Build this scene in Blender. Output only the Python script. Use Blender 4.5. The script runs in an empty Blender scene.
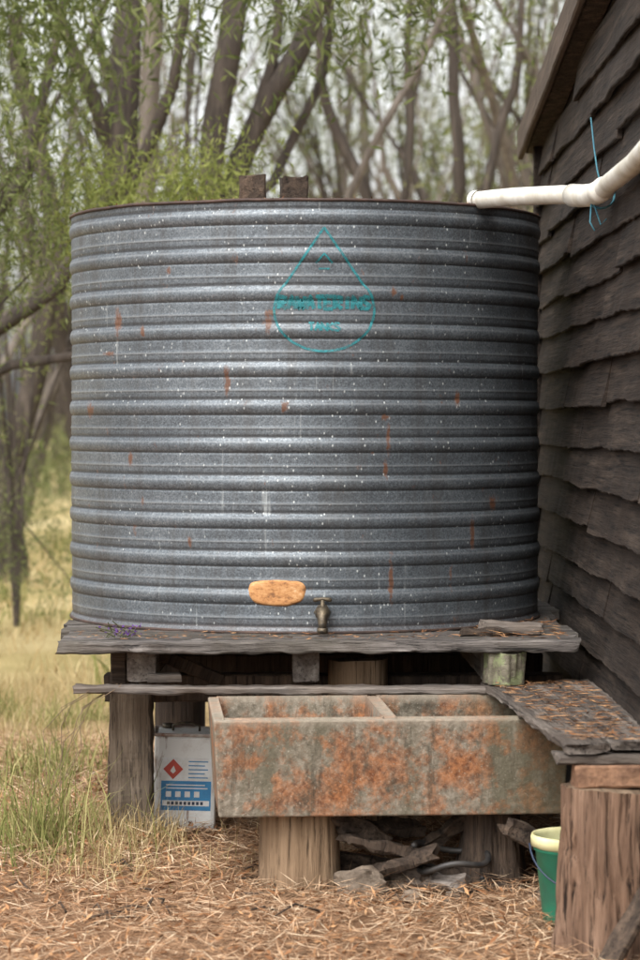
import bpy, math, random
import numpy as np
from mathutils import Vector, Matrix, noise as mnoise
random.seed(7); rng=np.random.default_rng(11)
sc=bpy.context.scene
def C(r,g,b):
    f=lambda c:(c/255/12.92) if c/255<=0.04045 else ((c/255+0.055)/1.055)**2.4
    return (f(r),f(g),f(b),1)
# ---------------------------------------------------------------- node helpers
def setin(nt,n,k,v):
    s=n.inputs[k]
    if isinstance(v,bpy.types.NodeSocket): nt.links.new(v,s)
    else: s.default_value=v
def node(nt,t,ins=None,**at):
    n=nt.nodes.new(t)
    for k,v in at.items(): setattr(n,k,v)
    for k,v in (ins or {}).items(): setin(nt,n,k,v)
    return n
def newmat(name):
    m=bpy.data.materials.new(name); m.use_nodes=True
    nt=m.node_tree; return m,nt,nt.nodes['Principled BSDF']
def objco(nt,rand=True):
    tc=node(nt,'ShaderNodeTexCoord').outputs['Object']
    if not rand: return tc
    oi=node(nt,'ShaderNodeObjectInfo').outputs['Random']
    s=node(nt,'ShaderNodeMath',{0:oi,1:37.0},operation='MULTIPLY').outputs[0]
    return node(nt,'ShaderNodeVectorMath',{0:tc,1:s},operation='ADD').outputs[0]
def mapp(nt,v,scale): return node(nt,'ShaderNodeVectorMath',{0:v,1:scale},operation='MULTIPLY').outputs[0]
def noi(nt,v,scale,detail=5,rough=0.6):
    return node(nt,'ShaderNodeTexNoise',{'Vector':v,'Scale':scale,'Detail':detail,'Roughness':rough}).outputs['Fac']
def ramp(nt,f,stops):
    n=node(nt,'ShaderNodeValToRGB',{0:f}); e=n.color_ramp.elements
    while len(e)<len(stops): e.new(0.5)
    for i,(p,c) in enumerate(stops):
        e[i].position=p; e[i].color=c if isinstance(c,tuple) else (c,c,c,1)
    return n.outputs['Color']
def mix(nt,f,a,b,blend='MIX'):
    n=node(nt,'ShaderNodeMix',data_type='RGBA',blend_type=blend)
    setin(nt,n,0,f); setin(nt,n,6,a); setin(nt,n,7,b); return n.outputs[2]
def mth(nt,op,a,b=0.0,clamp=False):
    n=node(nt,'ShaderNodeMath',{0:a,1:b},operation=op); n.use_clamp=clamp; return n.outputs[0]
def bump(nt,h,st=0.5,dist=0.01):
    return node(nt,'ShaderNodeBump',{'Height':h,'Strength':st,'Distance':dist}).outputs[0]
def sep(nt,v):
    return node(nt,'ShaderNodeSeparateXYZ',{0:v}).outputs
# ---------------------------------------------------------------- object helpers
def link(o,parent=None):
    sc.collection.objects.link(o)
    if parent: o.parent=parent
    return o
def empty(name,loc=(0,0,0)):
    o=bpy.data.objects.new(name,None); o.location=loc; o.empty_display_size=0.1
    return link(o)
def meshobj(name,V,F,mat,parent=None,smooth=False,bevel=0,loc=None,rot=None):
    me=bpy.data.meshes.new(name); me.from_pydata([tuple(v) for v in V],[],[tuple(f) for f in F]); me.update()
    if mat: me.materials.append(mat)
    if smooth: me.polygons.foreach_set('use_smooth',[True]*len(me.polygons))
    o=bpy.data.objects.new(name,me); link(o,parent)
    if loc is not None: o.location=loc
    if rot is not None: o.rotation_euler=rot
    if bevel:
        b=o.modifiers.new('b','BEVEL'); b.width=bevel; b.segments=2; b.limit_method='ANGLE'
    return o
def quadmesh(name,Q,mat,parent=None,rnd=None):
    """Q: (n,4,3) array"""
    n=len(Q); me=bpy.data.meshes.new(name)
    me.vertices.add(n*4); me.vertices.foreach_set('co',Q.astype(np.float32).ravel())
    me.loops.add(n*4); me.loops.foreach_set('vertex_index',np.arange(n*4,dtype=np.int32))
    me.polygons.add(n); me.polygons.foreach_set('loop_start',np.arange(0,n*4,4,dtype=np.int32))
    try: me.polygons.foreach_set('loop_total',np.full(n,4,dtype=np.int32))
    except Exception: pass
    a=me.attributes.new('rnd','FLOAT','POINT')
    r=np.random.default_rng(n).random(n) if rnd is None else rnd
    a.data.foreach_set('value',np.repeat(r,4).astype(np.float32))
    me.update(calc_edges=True); me.materials.append(mat)
    o=bpy.data.objects.new(name,me); return link(o,parent)
class B:
    def __init__(s): s.V=[]; s.F=[]
    def tube(s,pts,rad,seg=8,cap=True,wob=0):
        pts=[Vector(p) for p in pts]; b0=len(s.V); n=len(pts)
        if not hasattr(rad,'__len__'): rad=[rad]*n
        u=None
        for i,p in enumerate(pts):
            t=(pts[min(i+1,n-1)]-pts[max(i-1,0)]).normalized()
            if u is None:
                a=Vector((0,0,1)) if abs(t.z)<0.9 else Vector((1,0,0)); u=t.cross(a).normalized()
            else:
                u=(u-t*u.dot(t)).normalized()
            w=t.cross(u)
            for k in range(seg):
                a=2*math.pi*k/seg; r=rad[i]
                if wob: r*=1+wob*mnoise.noise(Vector((p.x*3+math.cos(a)*1.5,p.y*3+math.sin(a)*1.5,p.z*1.2)))
                s.V.append(p+u*(math.cos(a)*r)+w*(math.sin(a)*r))
        for i in range(n-1):
            for k in range(seg):
                a=b0+i*seg+k; b=b0+i*seg+(k+1)%seg
                s.F.append((a,b,b+seg,a+seg))
        if cap:
            s.F.append(tuple(b0+k for k in range(seg))[::-1]); s.F.append(tuple(b0+(n-1)*seg+k for k in range(seg)))
        return s
    def box(s,c,sz,rotz=0,tiltx=0,tilty=0):
        M=Matrix.Rotation(rotz,3,'Z')@Matrix.Rotation(tilty,3,'Y')@Matrix.Rotation(tiltx,3,'X'); b=len(s.V)
        for z in (-1,1):
            for y in (-1,1):
                for x in (-1,1):
                    s.V.append(Vector(c)+M@Vector((x*sz[0]/2,y*sz[1]/2,z*sz[2]/2)))
        for f in ((0,2,3,1),(4,5,7,6),(0,1,5,4),(2,6,7,3),(0,4,6,2),(1,3,7,5)): s.F.append(tuple(b+i for i in f))
        return s
    def obj(s,name,mat,parent=None,smooth=False,bevel=0,loc=None,rot=None):
        return meshobj(name,s.V,s.F,mat,parent,smooth,bevel,loc,rot)
def plank(name,c,size,mat,parent=None,rot=(0,0,0),rough=1.0,seed=0):
    """weathered board: length along local X"""
    L,W,T=size; n=max(8,int(L/0.02)); V=[];F=[]
    e=min(T*0.22,0.006)
    prof=[(-W/2+e,-T/2),(-W/6,-T/2),(W/6,-T/2),(W/2-e,-T/2),(W/2,-T/2+e),(W/2,T/2-e),(W/2-e,T/2),(W/6,T/2),(-W/6,T/2),(-W/2+e,T/2),(-W/2,T/2-e),(-W/2,-T/2+e)]
    m=len(prof); sd=seed*13.7+W*91
    for i in range(n+1):
        x=-L/2+L*i/n
        bow=0.006*rough*mnoise.noise(Vector((x*1.3,sd,0)))
        for k,(y,z) in enumerate(prof):
            q=Vector((x*14,sd+y*30,z*30)); j=mnoise.noise(q)*0.0035*rough; j2=mnoise.noise(q+Vector((9,9,9)))*0.003*rough
            j2+=mnoise.noise(Vector((x*40,sd+y*30,z*60)))*0.0014*rough
            xx=x
            if i in(0,n): xx+=(0.010*rough*mnoise.noise(Vector((y*40,z*60,sd+i))))
            V.append((xx,y+j*(1 if y>0 else -1)+bow,z+j2+bow*0.5))
    for i in range(n):
        for k in range(m):
            a=i*m+k;b=i*m+(k+1)%m; F.append((a,a+m,b+m,b))
    F.append(tuple(range(m))); F.append(tuple(n*m+k for k in range(m))[::-1])
    return meshobj(name,V,F,mat,parent,loc=c,rot=rot)
def log(name,c,r,h,mat,capmat,parent=None,seed=0,rot=(0,0,0),wob=0.07,taper=0.0,seg=56,fine=0.02,ridge=0.0):
    V=[];F=[];n=max(10,int(h/0.02)); 
    for i in range(n+1):
        z=h*i/n
        for k in range(seg):
            a=2*math.pi*k/seg; ca,sa=math.cos(a),math.sin(a)
            rr=r*(1+taper*(1-i/n)**2+wob*mnoise.noise(Vector((ca*1.4+seed,sa*1.4,z*1.2)))+fine*mnoise.noise(Vector((ca*9+seed,sa*9,z*4)))+fine*0.7*mnoise.noise(Vector((ca*24+seed,sa*24,z*7))))
            if ridge: rr-=ridge*max(0,mnoise.noise(Vector((ca*11+seed+4*mnoise.noise(Vector((ca,sa,z*3))),sa*11,z*2.2))))*1.6
            V.append((ca*rr,sa*rr,z+(0.012*mnoise.noise(Vector((ca,sa,seed))) if i==n else 0)))
    for i in range(n):
        for k in range(seg):
            a=i*seg+k;b=i*seg+(k+1)%seg; F.append((a,b,b+seg,a+seg))
    o=meshobj(name,V,F,mat,parent,smooth=True,loc=c,rot=rot)
    V2=[Vector((0,0,h))]; F2=[]
    for k in range(seg):
        p=V[n*seg+k]; V2.append(Vector((p[0],p[1],p[2])))
    for k in range(seg): F2.append((0,1+k,1+(k+1)%seg))
    t=meshobj(name+'_cut_face',V2,F2,capmat,o)
    return o
# ---------------------------------------------------------------- materials
def wood_mat(name,dark,light,axis=0,patch=None,crack=0.6,rough=0.85,bs=0.5,moss=None,cs=55,contrast=0.45):
    m,nt,p=newmat(name); co=objco(nt)
    sc1=[13,13,13]; sc1[axis]=0.9
    sc2=[cs,cs,cs]; sc2[axis]=2.0
    g=noi(nt,mapp(nt,co,tuple(sc1)),1.6,8,0.65); g2=noi(nt,mapp(nt,co,tuple(sc2)),1.5,5,0.7)
    mid=tuple((a*b)**0.5 for a,b in zip(dark,light))
    col=ramp(nt,g,[(0.3,dark),(0.5,mid),(0.7,light)])
    big=noi(nt,co,3.0,4)
    col=mix(nt,ramp(nt,big,[(0.4,0.0),(0.65,0.65)]),col,patch or dark)
    cr=ramp(nt,g2,[(0.36,1.0),(0.46,0.0)])
    col=mix(nt,mth(nt,'MULTIPLY',cr,crack),col,(dark[0]*0.25,dark[1]*0.25,dark[2]*0.25,1))
    col=mix(nt,ramp(nt,g2,[(0.55,0.0),(0.75,contrast)]),col,light)
    if moss:
        mo=noi(nt,co,9.0,6,0.75)
        col=mix(nt,ramp(nt,mo,[(0.5,0.0),(0.58,1.0)]),col,moss)
    setin(nt,p,'Base Color',col); p.inputs['Roughness'].default_value=rough
    h=mth(nt,'ADD',mth(nt,'MULTIPLY',g,0.6),g2)
    setin(nt,p,'Normal',bump(nt,h,bs,0.012)); p.inputs['Specular IOR Level'].default_value=0.25
    return m
M_grey=wood_mat('weathered_grey_wood',C(70,64,60),C(154,146,138),0,patch=C(98,84,72))
M_deck=wood_mat('deck_wood',C(50,46,44),C(150,142,136),0,patch=C(82,76,66),crack=0.9,bs=1.0)
M_table=wood_mat('table_wood',C(54,48,44),C(142,132,122),0,patch=C(86,76,68),crack=0.8,bs=0.8)
M_post=wood_mat('post_wood',C(64,55,46),C(136,122,106),0,patch=C(88,74,60),crack=0.8,bs=0.9)
M_barge=wood_mat('barge_wood',C(62,54,47),C(108,95,84),0,patch=C(80,69,60),crack=0.4,bs=0.3)
M_stump=wood_mat('sawn_stump_wood',C(106,86,66),C(180,154,126),2,patch=C(134,110,86),crack=0.85,bs=0.8)
M_bark=wood_mat('stringy_bark',C(78,59,47),C(156,127,106),2,patch=C(116,89,70),crack=1.0,bs=1.0,cs=34,contrast=0.3)
M_darkwood=wood_mat('dark_old_wood',C(48,40,34),C(110,92,77),2,crack=0.8,bs=0.8)
M_cut=wood_mat('cut_end_wood',C(96,80,64),C(160,138,114),1,crack=0.5)
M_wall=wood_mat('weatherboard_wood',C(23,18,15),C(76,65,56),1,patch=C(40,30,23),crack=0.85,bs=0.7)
M_lichen=wood_mat('lichen_wood',C(80,74,62),C(150,142,124),0,crack=0.5,moss=C(130,136,100))
def simple(name,col,rough=0.6,metal=0.0,col2=None,ns=20,bs=0.0,spec=0.5):
    m,nt,p=newmat(name); co=objco(nt)
    if col2:
        f=noi(nt,co,ns,6,0.65); setin(nt,p,'Base Color',mix(nt,ramp(nt,f,[(0.38,0.0),(0.62,1.0)]),col,col2))
        if bs: setin(nt,p,'Normal',bump(nt,f,bs,0.01))
    else: p.inputs['Base Color'].default_value=col
    p.inputs['Roughness'].default_value=rough; p.inputs['Metallic'].default_value=metal; p.inputs['Specular IOR Level'].default_value=spec
    return m
M_brick=simple('old_brick',C(148,114,90),0.9,0,C(106,80,64),26,1.0,0.2)
M_pvc=simple('pvc_plastic',C(222,220,212),0.4,0,C(190,184,170),9)
M_brass=simple('old_brass',C(110,98,80),0.5,0.7,C(70,64,56),60,0.2)
M_rock=simple('rock',C(126,112,98),0.9,0,C(80,70,60),12,0.9,0.2)
M_black=simple('dark_core',C(22,18,16),0.95,0,None)
M_string=simple('blue_string',C(50,100,118),0.8,0,C(70,120,130),40)
M_roof=simple('corrugated_roof_iron',C(120,110,104),0.5,0.6,C(110,70,50),4)
def leaf_mat(name,stops,trans=0.35):
    m,nt,p=newmat(name)
    a=node(nt,'ShaderNodeAttribute',attribute_name='rnd').outputs['Fac']
    col=ramp(nt,a,stops)
    d=node(nt,'ShaderNodeBsdfDiffuse',{'Color':col}); t=node(nt,'ShaderNodeBsdfTranslucent',{'Color':col})
    mx=node(nt,'ShaderNodeMixShader',{0:trans,1:d.outputs[0],2:t.outputs[0]})
    nt.links.new(mx.outputs[0],nt.nodes['Material Output'].inputs[0]); nt.nodes.remove(p)
    return m
M_leafA=leaf_mat('peppermint_leaves',[(0,C(62,70,40)),(0.5,C(98,107,64)),(1,C(138,143,98))],0.4)
M_leafB=leaf_mat('bright_leaves',[(0,C(88,97,50)),(0.5,C(130,138,76)),(1,C(168,170,106))],0.45)
M_leafD=leaf_mat('distant_leaves',[(0,C(80,86,54)),(0.5,C(114,118,78)),(1,C(150,148,110))],0.4)
M_straw=leaf_mat('straw',[(0,C(98,74,56)),(0.3,C(154,120,92)),(0.7,C(192,158,126)),(1,C(224,202,172))],0.15)
M_dry=leaf_mat('dry_grass_blades',[(0,C(132,112,76)),(0.5,C(182,160,116)),(1,C(212,194,152))],0.3)
M_green=leaf_mat('green_grass_blades',[(0,C(92,98,54)),(0.5,C(132,134,80)),(1,C(178,170,118))],0.3)
M_litter=leaf_mat('fallen_leaves',[(0,C(76,54,40)),(0.5,C(142,100,70)),(1,C(190,148,108))],0.1)
M_treebark=wood_mat('tree_bark',C(40,35,31),C(98,88,79),2,patch=C(64,55,48),crack=0.5,bs=0.6)
M_palebark=wood_mat('pale_tree_bark',C(74,67,61),C(136,126,116),2,patch=C(98,88,79),crack=0.4,bs=0.4)
# ---------------------------------------------------------------- terrain
def H(x,y):
    x=np.asarray(x,float); y=np.asarray(y,float)
    h=0.08+0.012*np.sin(x*3.1+1)*np.cos(y*2.7)+0.008*np.sin(x*7.3+y*5.1)+0.05*np.exp(-(((x+0.85)/0.6)**2+((y+0.7)/0.8)**2))
    h=h+0.03*np.exp(-(((x+1.3)/0.7)**2+((y+0.2)/1.5)**2))
    far=np.clip((np.hypot(x,y)-6)/30,0,1)
    return h+far*0.12*np.sin(x*0.3)*np.cos(y*0.23+1)
ax=np.concatenate([-np.geomspace(300,4,44),np.arange(-3.9,3.95,0.06),np.geomspace(4,300,44)])
X,Y=np.meshgrid(ax,ax,indexing='ij'); Z=H(X,Y); n=len(ax)
V=np.stack([X,Y,Z],-1).reshape(-1,3)
F=[(i*n+j,(i+1)*n+j,(i+1)*n+j+1,i*n+j+1) for i in range(n-1) for j in range(n-1)]
m,nt,p=newmat('ground_litter'); co=objco(nt,False)
a=noi(nt,co,38,6,0.7); b=noi(nt,co,1.1,5,0.6); c=noi(nt,mapp(nt,co,(1,1,1)),0.35,4)
col=ramp(nt,a,[(0.3,C(88,68,53)),(0.5,C(144,112,86)),(0.72,C(184,152,121))])
col=mix(nt,ramp(nt,b,[(0.45,0.0),(0.7,0.7)]),col,C(112,94,76))
yy=sep(nt,co)[1]
farm=node(nt,'ShaderNodeMapRange',{0:yy,1:0.5,2:6.0,3:0.0,4:1.0}).outputs[0]
fc=ramp(nt,mth(nt,'ADD',mth(nt,'MULTIPLY',a,0.4),mth(nt,'MULTIPLY',c,0.6)),[(0.36,C(116,112,70)),(0.48,C(168,150,104)),(0.62,C(200,182,140))])
col=mix(nt,farm,col,fc)
setin(nt,p,'Base Color',col); p.inputs['Roughness'].default_value=1; p.inputs['Specular IOR Level'].default_value=0.1
setin(nt,p,'Normal',bump(nt,a,0.8,0.03))
meshobj('ground',V,F,m,smooth=True)
def straws(name,n,xr,yr,L,W,zs,mat,tilt=0.18,dens=None,parent=None,topz=None):
    x=rng.uniform(*xr,n); y=rng.uniform(*yr,n)
    if dens is not None:
        k=rng.random(n)<dens(x,y); x=x[k];y=y[k]
    n=len(x); z=(H(x,y) if topz is None else np.full(n,topz))+rng.random(n)**2*zs+0.002
    a=rng.uniform(0,2*np.pi,n); l=rng.uniform(*L,n); t=rng.normal(0,tilt,n)
    d=np.stack([np.cos(a)*np.cos(t),np.sin(a)*np.cos(t),np.sin(t)],1)
    s=np.stack([-np.sin(a),np.cos(a),rng.normal(0,0.5,n)],1); s/=np.linalg.norm(s,axis=1)[:,None]
    w=rng.uniform(*W,n)[:,None]; c=np.stack([x,y,z],1); h=d*l[:,None]/2
    c[:,2]+=np.abs(h[:,2])*0.8
    return quadmesh(name,np.stack([c-h,c+s*w/2+h*0.1,c+h,c-s*w/2+h*0.1],1),mat,parent)
straws('straw_litter',85000,(-2.4,1.6),(-3.3,2.2),(0.03,0.14),(0.0018,0.004),0.05,M_straw,0.22)
straws('fallen_leaves',16000,(-2.4,1.5),(-3.3,1.5),(0.02,0.06),(0.006,0.013),0.045,M_litter,0.3)
def grass(name,n,xr,yr,L,W,mat,lean=0.35,dens=None,clump=0,parent=None):
    if clump:
        cx=rng.uniform(*xr,clump); cy=rng.uniform(*yr,clump); i=rng.integers(0,clump,n)
        r=rng.uniform(0.05,0.22,clump)[i]
        x=cx[i]+rng.normal(0,1,n)*r; y=cy[i]+rng.normal(0,1,n)*r
    else: x=rng.uniform(*xr,n); y=rng.uniform(*yr,n)
    if dens is not None:
        k=rng.random(n)<dens(x,y); x=x[k];y=y[k]; n=len(x)
    z=H(x,y); a=rng.uniform(0,2*np.pi,n); l=rng.uniform(*L,n); le=np.abs(rng.normal(0,lean,n))+0.05
    out=np.stack([np.cos(a),np.sin(a),0*a],1); up=np.array([0,0,1.0])
    fa=rng.uniform(0,2*np.pi,n); s=np.stack([np.cos(fa),np.sin(fa),0*a],1)*(rng.uniform(*W,n)/2)[:,None]
    p0=np.stack([x,y,z],1); p1=p0+(up*np.cos(le)[:,None]+out*np.sin(le)[:,None])*(l*0.55)[:,None]
    l2=le*2.4; p2=p1+(up*np.cos(l2)[:,None]+out*np.sin(l2)[:,None])*(l*0.45)[:,None]
    Q=np.concatenate([np.stack([p0-s,p0+s,p1+s*0.8,p1-s*0.8],1),np.stack([p1-s*0.8,p1+s*0.8,p2+s*0.1,p2-s*0.1],1)])
    r=rng.random(n); return quadmesh(name,Q,mat,parent,np.concatenate([r,r]))
leftd=lambda x,y: np.clip((-0.95-x)/0.5,0,1)*np.clip((y+1.8)/2.6,0.015,1)
grass('dry_grass',12000,(-3.0,-0.9),(-2.2,5),(0.05,0.18),(0.002,0.005),M_dry,0.9,leftd,150)
grass('dry_grass',10000,(-9,3),(4,22),(0.10,0.22),(0.006,0.014),M_dry,0.5,None,400)
grass('green_grass',2400,(-2.4,-1.0),(-0.6,3.5),(0.08,0.28),(0.003,0.006),M_green,0.6,None,26)
grass('green_grass',11000,(-10,3),(2.5,24),(0.12,0.32),(0.008,0.018),M_green,0.45,None,200)
grass('grass_tuft',420,(-1.08,-0.92),(-1.35,-1.1),(0.15,0.42),(0.003,0.006),M_green,0.45,None,4)
grass('dry_grass',1500,(-0.9,-0.55),(-1.5,-0.9),(0.05,0.18),(0.002,0.004),M_dry,0.7,None,10)
# ---------------------------------------------------------------- TANK
R=0.93; TZ0=0.87; TH=1.58; P=0.1385
def prof_r(z):
    t=((z+0.03)/P)%1.0
    r=0.0
    if t<0.38:
        u=t/0.38; r=0.0076*math.sin(math.pi*u)**0.7
    elif t<0.44: r=-0.003*math.sin(math.pi*(t-0.38)/0.06)
    elif 0.61<t<0.68: r=0.0022*math.sin(math.pi*(t-0.61)/0.07)
    elif t>0.95: r=-0.003*math.sin(math.pi*(t-0.95)/0.05)
    return R+r
def dent(a,z): return 0.005*mnoise.noise(Vector((math.sin(a)*2.5,math.cos(a)*2.5,z*1.5)))+0.0012*mnoise.noise(Vector((math.sin(a)*7,math.cos(a)*7,z*9)))
def surf(xl,z,off=0.0):
    a=math.asin(max(-1,min(1,xl/R))); r=prof_r(z)+dent(a,z)+off
    return Vector((math.sin(a)*r,-math.cos(a)*r,z))
tank=empty('water_tank',(-0.06,0,TZ0))
segs=300; zs=np.arange(0,TH+1e-6,P/26); V=[];F=[]
for z in zs:
    rr=prof_r(z)
    for k in range(segs):
        a=2*math.pi*k/segs; r=rr+dent(a,z); V.append((math.sin(a)*r,-math.cos(a)*r,z))
for i in range(len(zs)-1):
    for k in range(segs):
        a=i*segs+k;b=i*segs+(k+1)%segs; F.append((a,b,b+segs,a+segs))
m,nt,p=newmat('galvanised_iron'); co=objco(nt,False); sx=sep(nt,co)
vor=node(nt,'ShaderNodeTexVoronoi',{'Vector':co,'Scale':170.0}).outputs['Color']
sp=node(nt,'ShaderNodeSeparateColor',{0:vor}).outputs[0]
n1=noi(nt,co,150,3,0.7); n2=noi(nt,mapp(nt,co,(2.2,2.2,6)),1.0,7,0.66); n3=noi(nt,mapp(nt,co,(9,9,1.0)),1.2,6,0.7)
v=mth(nt,'ADD',mth(nt,'MULTIPLY',sp,0.15),mth(nt,'ADD',mth(nt,'MULTIPLY',n1,0.5),mth(nt,'MULTIPLY',n2,0.45)))
col=ramp(nt,v,[(0.38,C(66,70,74)),(0.55,C(93,99,104)),(0.74,C(126,132,136))])
col=mix(nt,ramp(nt,n3,[(0.48,0.0),(0.68,0.65)]),col,C(78,77,76))
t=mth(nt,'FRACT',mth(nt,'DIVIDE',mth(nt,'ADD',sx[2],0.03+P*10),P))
dl=ramp(nt,t,[(0.0,0.5),(0.04,0.0),(0.35,0.0),(0.40,0.95),(0.44,0.4),(0.58,0.0),(0.97,0.0),(0.99,0.9)])  # shadow lines along the bead creases, painted into the colour
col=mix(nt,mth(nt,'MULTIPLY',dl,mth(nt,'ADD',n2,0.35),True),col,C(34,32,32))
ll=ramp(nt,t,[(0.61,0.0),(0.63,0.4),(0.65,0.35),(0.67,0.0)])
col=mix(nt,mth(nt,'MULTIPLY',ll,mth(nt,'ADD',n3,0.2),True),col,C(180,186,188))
lh=ramp(nt,t,[(0.05,0.0),(0.22,0.0),(0.27,0.35),(0.31,0.0)])  # highlight on the upper half of each bead, painted as a pale line
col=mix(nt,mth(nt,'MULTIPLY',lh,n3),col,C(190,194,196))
ws=node(nt,'ShaderNodeTexVoronoi',{'Vector':mapp(nt,co,(1,1,0.6)),'Scale':44.0}).outputs['Distance']
wn=noi(nt,co,3.5,3)
wm=mth(nt,'MULTIPLY',ramp(nt,ws,[(0.09,1.0),(0.16,0.0)]),ramp(nt,wn,[(0.42,0.0),(0.54,0.9)]))
wr=ramp(nt,noi(nt,mapp(nt,co,(45,45,1.6)),1.0,3,0.6),[(0.64,0.0),(0.76,0.5)])
wm=mth(nt,'MAXIMUM',wm,mth(nt,'MULTIPLY',wr,ramp(nt,wn,[(0.42,0.0),(0.55,1.0)])))
col=mix(nt,wm,col,C(180,184,182))
front=ramp(nt,mth(nt,'MULTIPLY',sx[1],-1.0),[(0.0,0.0),(0.1,1.0)])
wob=mth(nt,'MULTIPLY',mth(nt,'SUBTRACT',noi(nt,mapp(nt,co,(70,70,30)),1.0,5,0.7),0.5),3.6)
rm=None
for (x0,zw,aw,bw) in [(-.70,2.02,.016,.050),(-.13,2.0,.016,.038),(-.28,1.79,.013,.046),(-.07,1.70,.012,.026),(.31,1.58,.008,.06),(.32,1.06,.009,.09),(-.82,1.69,.014,.028),(.71,1.34,.015,.026),(.63,1.22,.008,.06),(-.65,1.50,.010,.025),(.57,1.73,.010,.03),(-.60,1.98,.009,.022),(.33,2.12,.012,.016),(.36,2.10,.006,.01),(-.12,2.04,.024,.01),(-.74,1.9,.024,.008),(-.5,2.2,.010,.014),(.3,1.66,.014,.012),(.30,1.47,.007,.03),(-.42,1.2,.009,.02)]:
    dx=mth(nt,'DIVIDE',mth(nt,'SUBTRACT',sx[0],x0),aw); dz=mth(nt,'DIVIDE',mth(nt,'SUBTRACT',sx[2],zw-TZ0),bw)
    d=mth(nt,'SQRT',mth(nt,'ADD',mth(nt,'MULTIPLY',dx,dx),mth(nt,'MULTIPLY',dz,dz)))
    k=mth(nt,'MULTIPLY',mth(nt,'SUBTRACT',1.2,mth(nt,'ADD',d,wob)),1.5,True)
    rm=k if rm is None else mth(nt,'MAXIMUM',rm,k)
rust=mth(nt,'MULTIPLY',rm,front,True)
rs=mth(nt,'MULTIPLY',ramp(nt,noi(nt,mapp(nt,co,(30,30,12)),1.0,4,0.6),[(0.665,0.0),(0.73,0.8)]),1.0)
edge=mth(nt,'MULTIPLY',ramp(nt,sx[2],[(0.0,0.4),(0.07,0.0),(1.0,0.0)]),n1)
rust=mth(nt,'MAXIMUM',mth(nt,'MAXIMUM',rust,rs),edge)
col=mix(nt,mth(nt,'MULTIPLY',rust,0.92),col,mix(nt,n1,C(54,34,26),C(114,74,48)))
setin(nt,p,'Base Color',col)
setin(nt,p,'Metallic',mth(nt,'SUBTRACT',0.5,mth(nt,'MAXIMUM',rust,mth(nt,'MULTIPLY',wm,0.5)),True))
setin(nt,p,'Roughness',ramp(nt,v,[(0.3,0.58),(0.75,0.44)]))
setin(nt,p,'Normal',bump(nt,mth(nt,'ADD',n1,mth(nt,'MULTIPLY',n2,0.6)),0.12,0.003))
M_galv=m
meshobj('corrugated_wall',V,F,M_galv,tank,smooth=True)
V=[(0,0,TH+0.03)];F=[]
for k in range(96):
    a=2*math.pi*k/96; V.append((math.sin(a)*(R-0.006),-math.cos(a)*(R-0.006),TH-0.012))
for k in range(96): F.append((0,1+k,1+(k+1)%96))
M_rustlid=simple('rusty_lid',C(96,84,76),0.8,0.3,C(92,58,42),7,0.3)
meshobj('lid',V,F,M_rustlid,tank,smooth=True)
M_rim=simple('rim_iron',C(84,66,58),0.7,0.4,C(60,50,46),16,0.6)
b=B(); N=160; pts=[]
for k in range(N+1):
    a=2*math.pi*k/N; r=R+0.003; pts.append((math.sin(a)*r,-math.cos(a)*r,TH+0.003*mnoise.noise(Vector((math.sin(a)*6,math.cos(a)*6,0)))))
b.tube(pts,0.006,8,cap=False); b.obj('rim',M_rim,tank,smooth=True)
b=B(); pts=[(math.sin(2*math.pi*k/N)*(R+.004),-math.cos(2*math.pi*k/N)*(R+.004),0.004) for k in range(N+1)]
b.tube(pts,0.007,8,cap=False); b.obj('base_rim',M_rim,tank,smooth=True)
n=900; a=rng.uniform(0,2*np.pi,n); rr=R+0.002-np.abs(rng.normal(0,0.05,n)); c=np.stack([np.sin(a)*rr,-np.cos(a)*rr,TH+0.002+rng.random(n)*0.008],1)
d=rng.normal(0,1,(n,3)); d[:,2]*=0.2; d/=np.linalg.norm(d,axis=1)[:,None]; s=np.cross(d,[0,0,1.0])
quadmesh('leaf_debris',np.stack([c-d*.016,c+s*.003,c+d*.016,c-s*.003],1),M_litter,tank)
V=[(0,0,0)];F=[]; pc=(-0.096,1.022-TZ0); rings=8;S=72; V=[]
def patchpt(u,a):
    ca,sa=math.cos(a),math.sin(a); e=0.78
    x=0.108*u*abs(ca)**e*(1 if ca>0 else -1)*(1+0.08*mnoise.noise(Vector((ca*1.3,sa*1.3,3)))); z=0.050*u*abs(sa)**e*(1 if sa>0 else -1)*(1+0.16*mnoise.noise(Vector((ca*1.6,sa*1.6,7))))
    al=math.asin((pc[0]+x)/R); r=R+0.0105+0.001*(1-u**6)-(0.010*max(0,u-0.90)/0.10)
    r+=0.0012*mnoise.noise(Vector((x*40,z*40,0)))
    return (math.sin(al)*r,-math.cos(al)*r,pc[1]+z)
V.append(patchpt(0,0))
us=[.15,.3,.45,.6,.75,.86,.92,.96,1.0]
for u in us:
    for k in range(S): V.append(patchpt(u,2*math.pi*k/S))
for k in range(S): F.append((0,1+k,1+(k+1)%S))
for i in range(len(us)-1):
    for k in range(S):
        a_=1+i*S+k;b_=1+i*S+(k+1)%S; F.append((a_,a_+S,b_+S,b_))
m,nt,p=newmat('orange_sealant'); co=objco(nt,False); f=noi(nt,mapp(nt,co,(1,1,2)),24,8,0.78)
setin(nt,p,'Base Color',ramp(nt,f,[(0.36,C(110,74,46)),(0.46,C(172,120,72)),(0.58,C(190,144,96)),(0.70,C(208,188,158))])); p.inputs['Roughness'].default_value=0.8
meshobj('repair_patch',V,F,m,tank,smooth=True)
m,nt,p=newmat('faded_teal_paint'); co=objco(nt,False); f=noi(nt,co,60,5,0.8)
tr=node(nt,'ShaderNodeBsdfTransparent'); p.inputs['Base Color'].default_value=C(34,122,128); p.inputs['Roughness'].default_value=0.6
f2=noi(nt,co,14,4,0.6)
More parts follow.
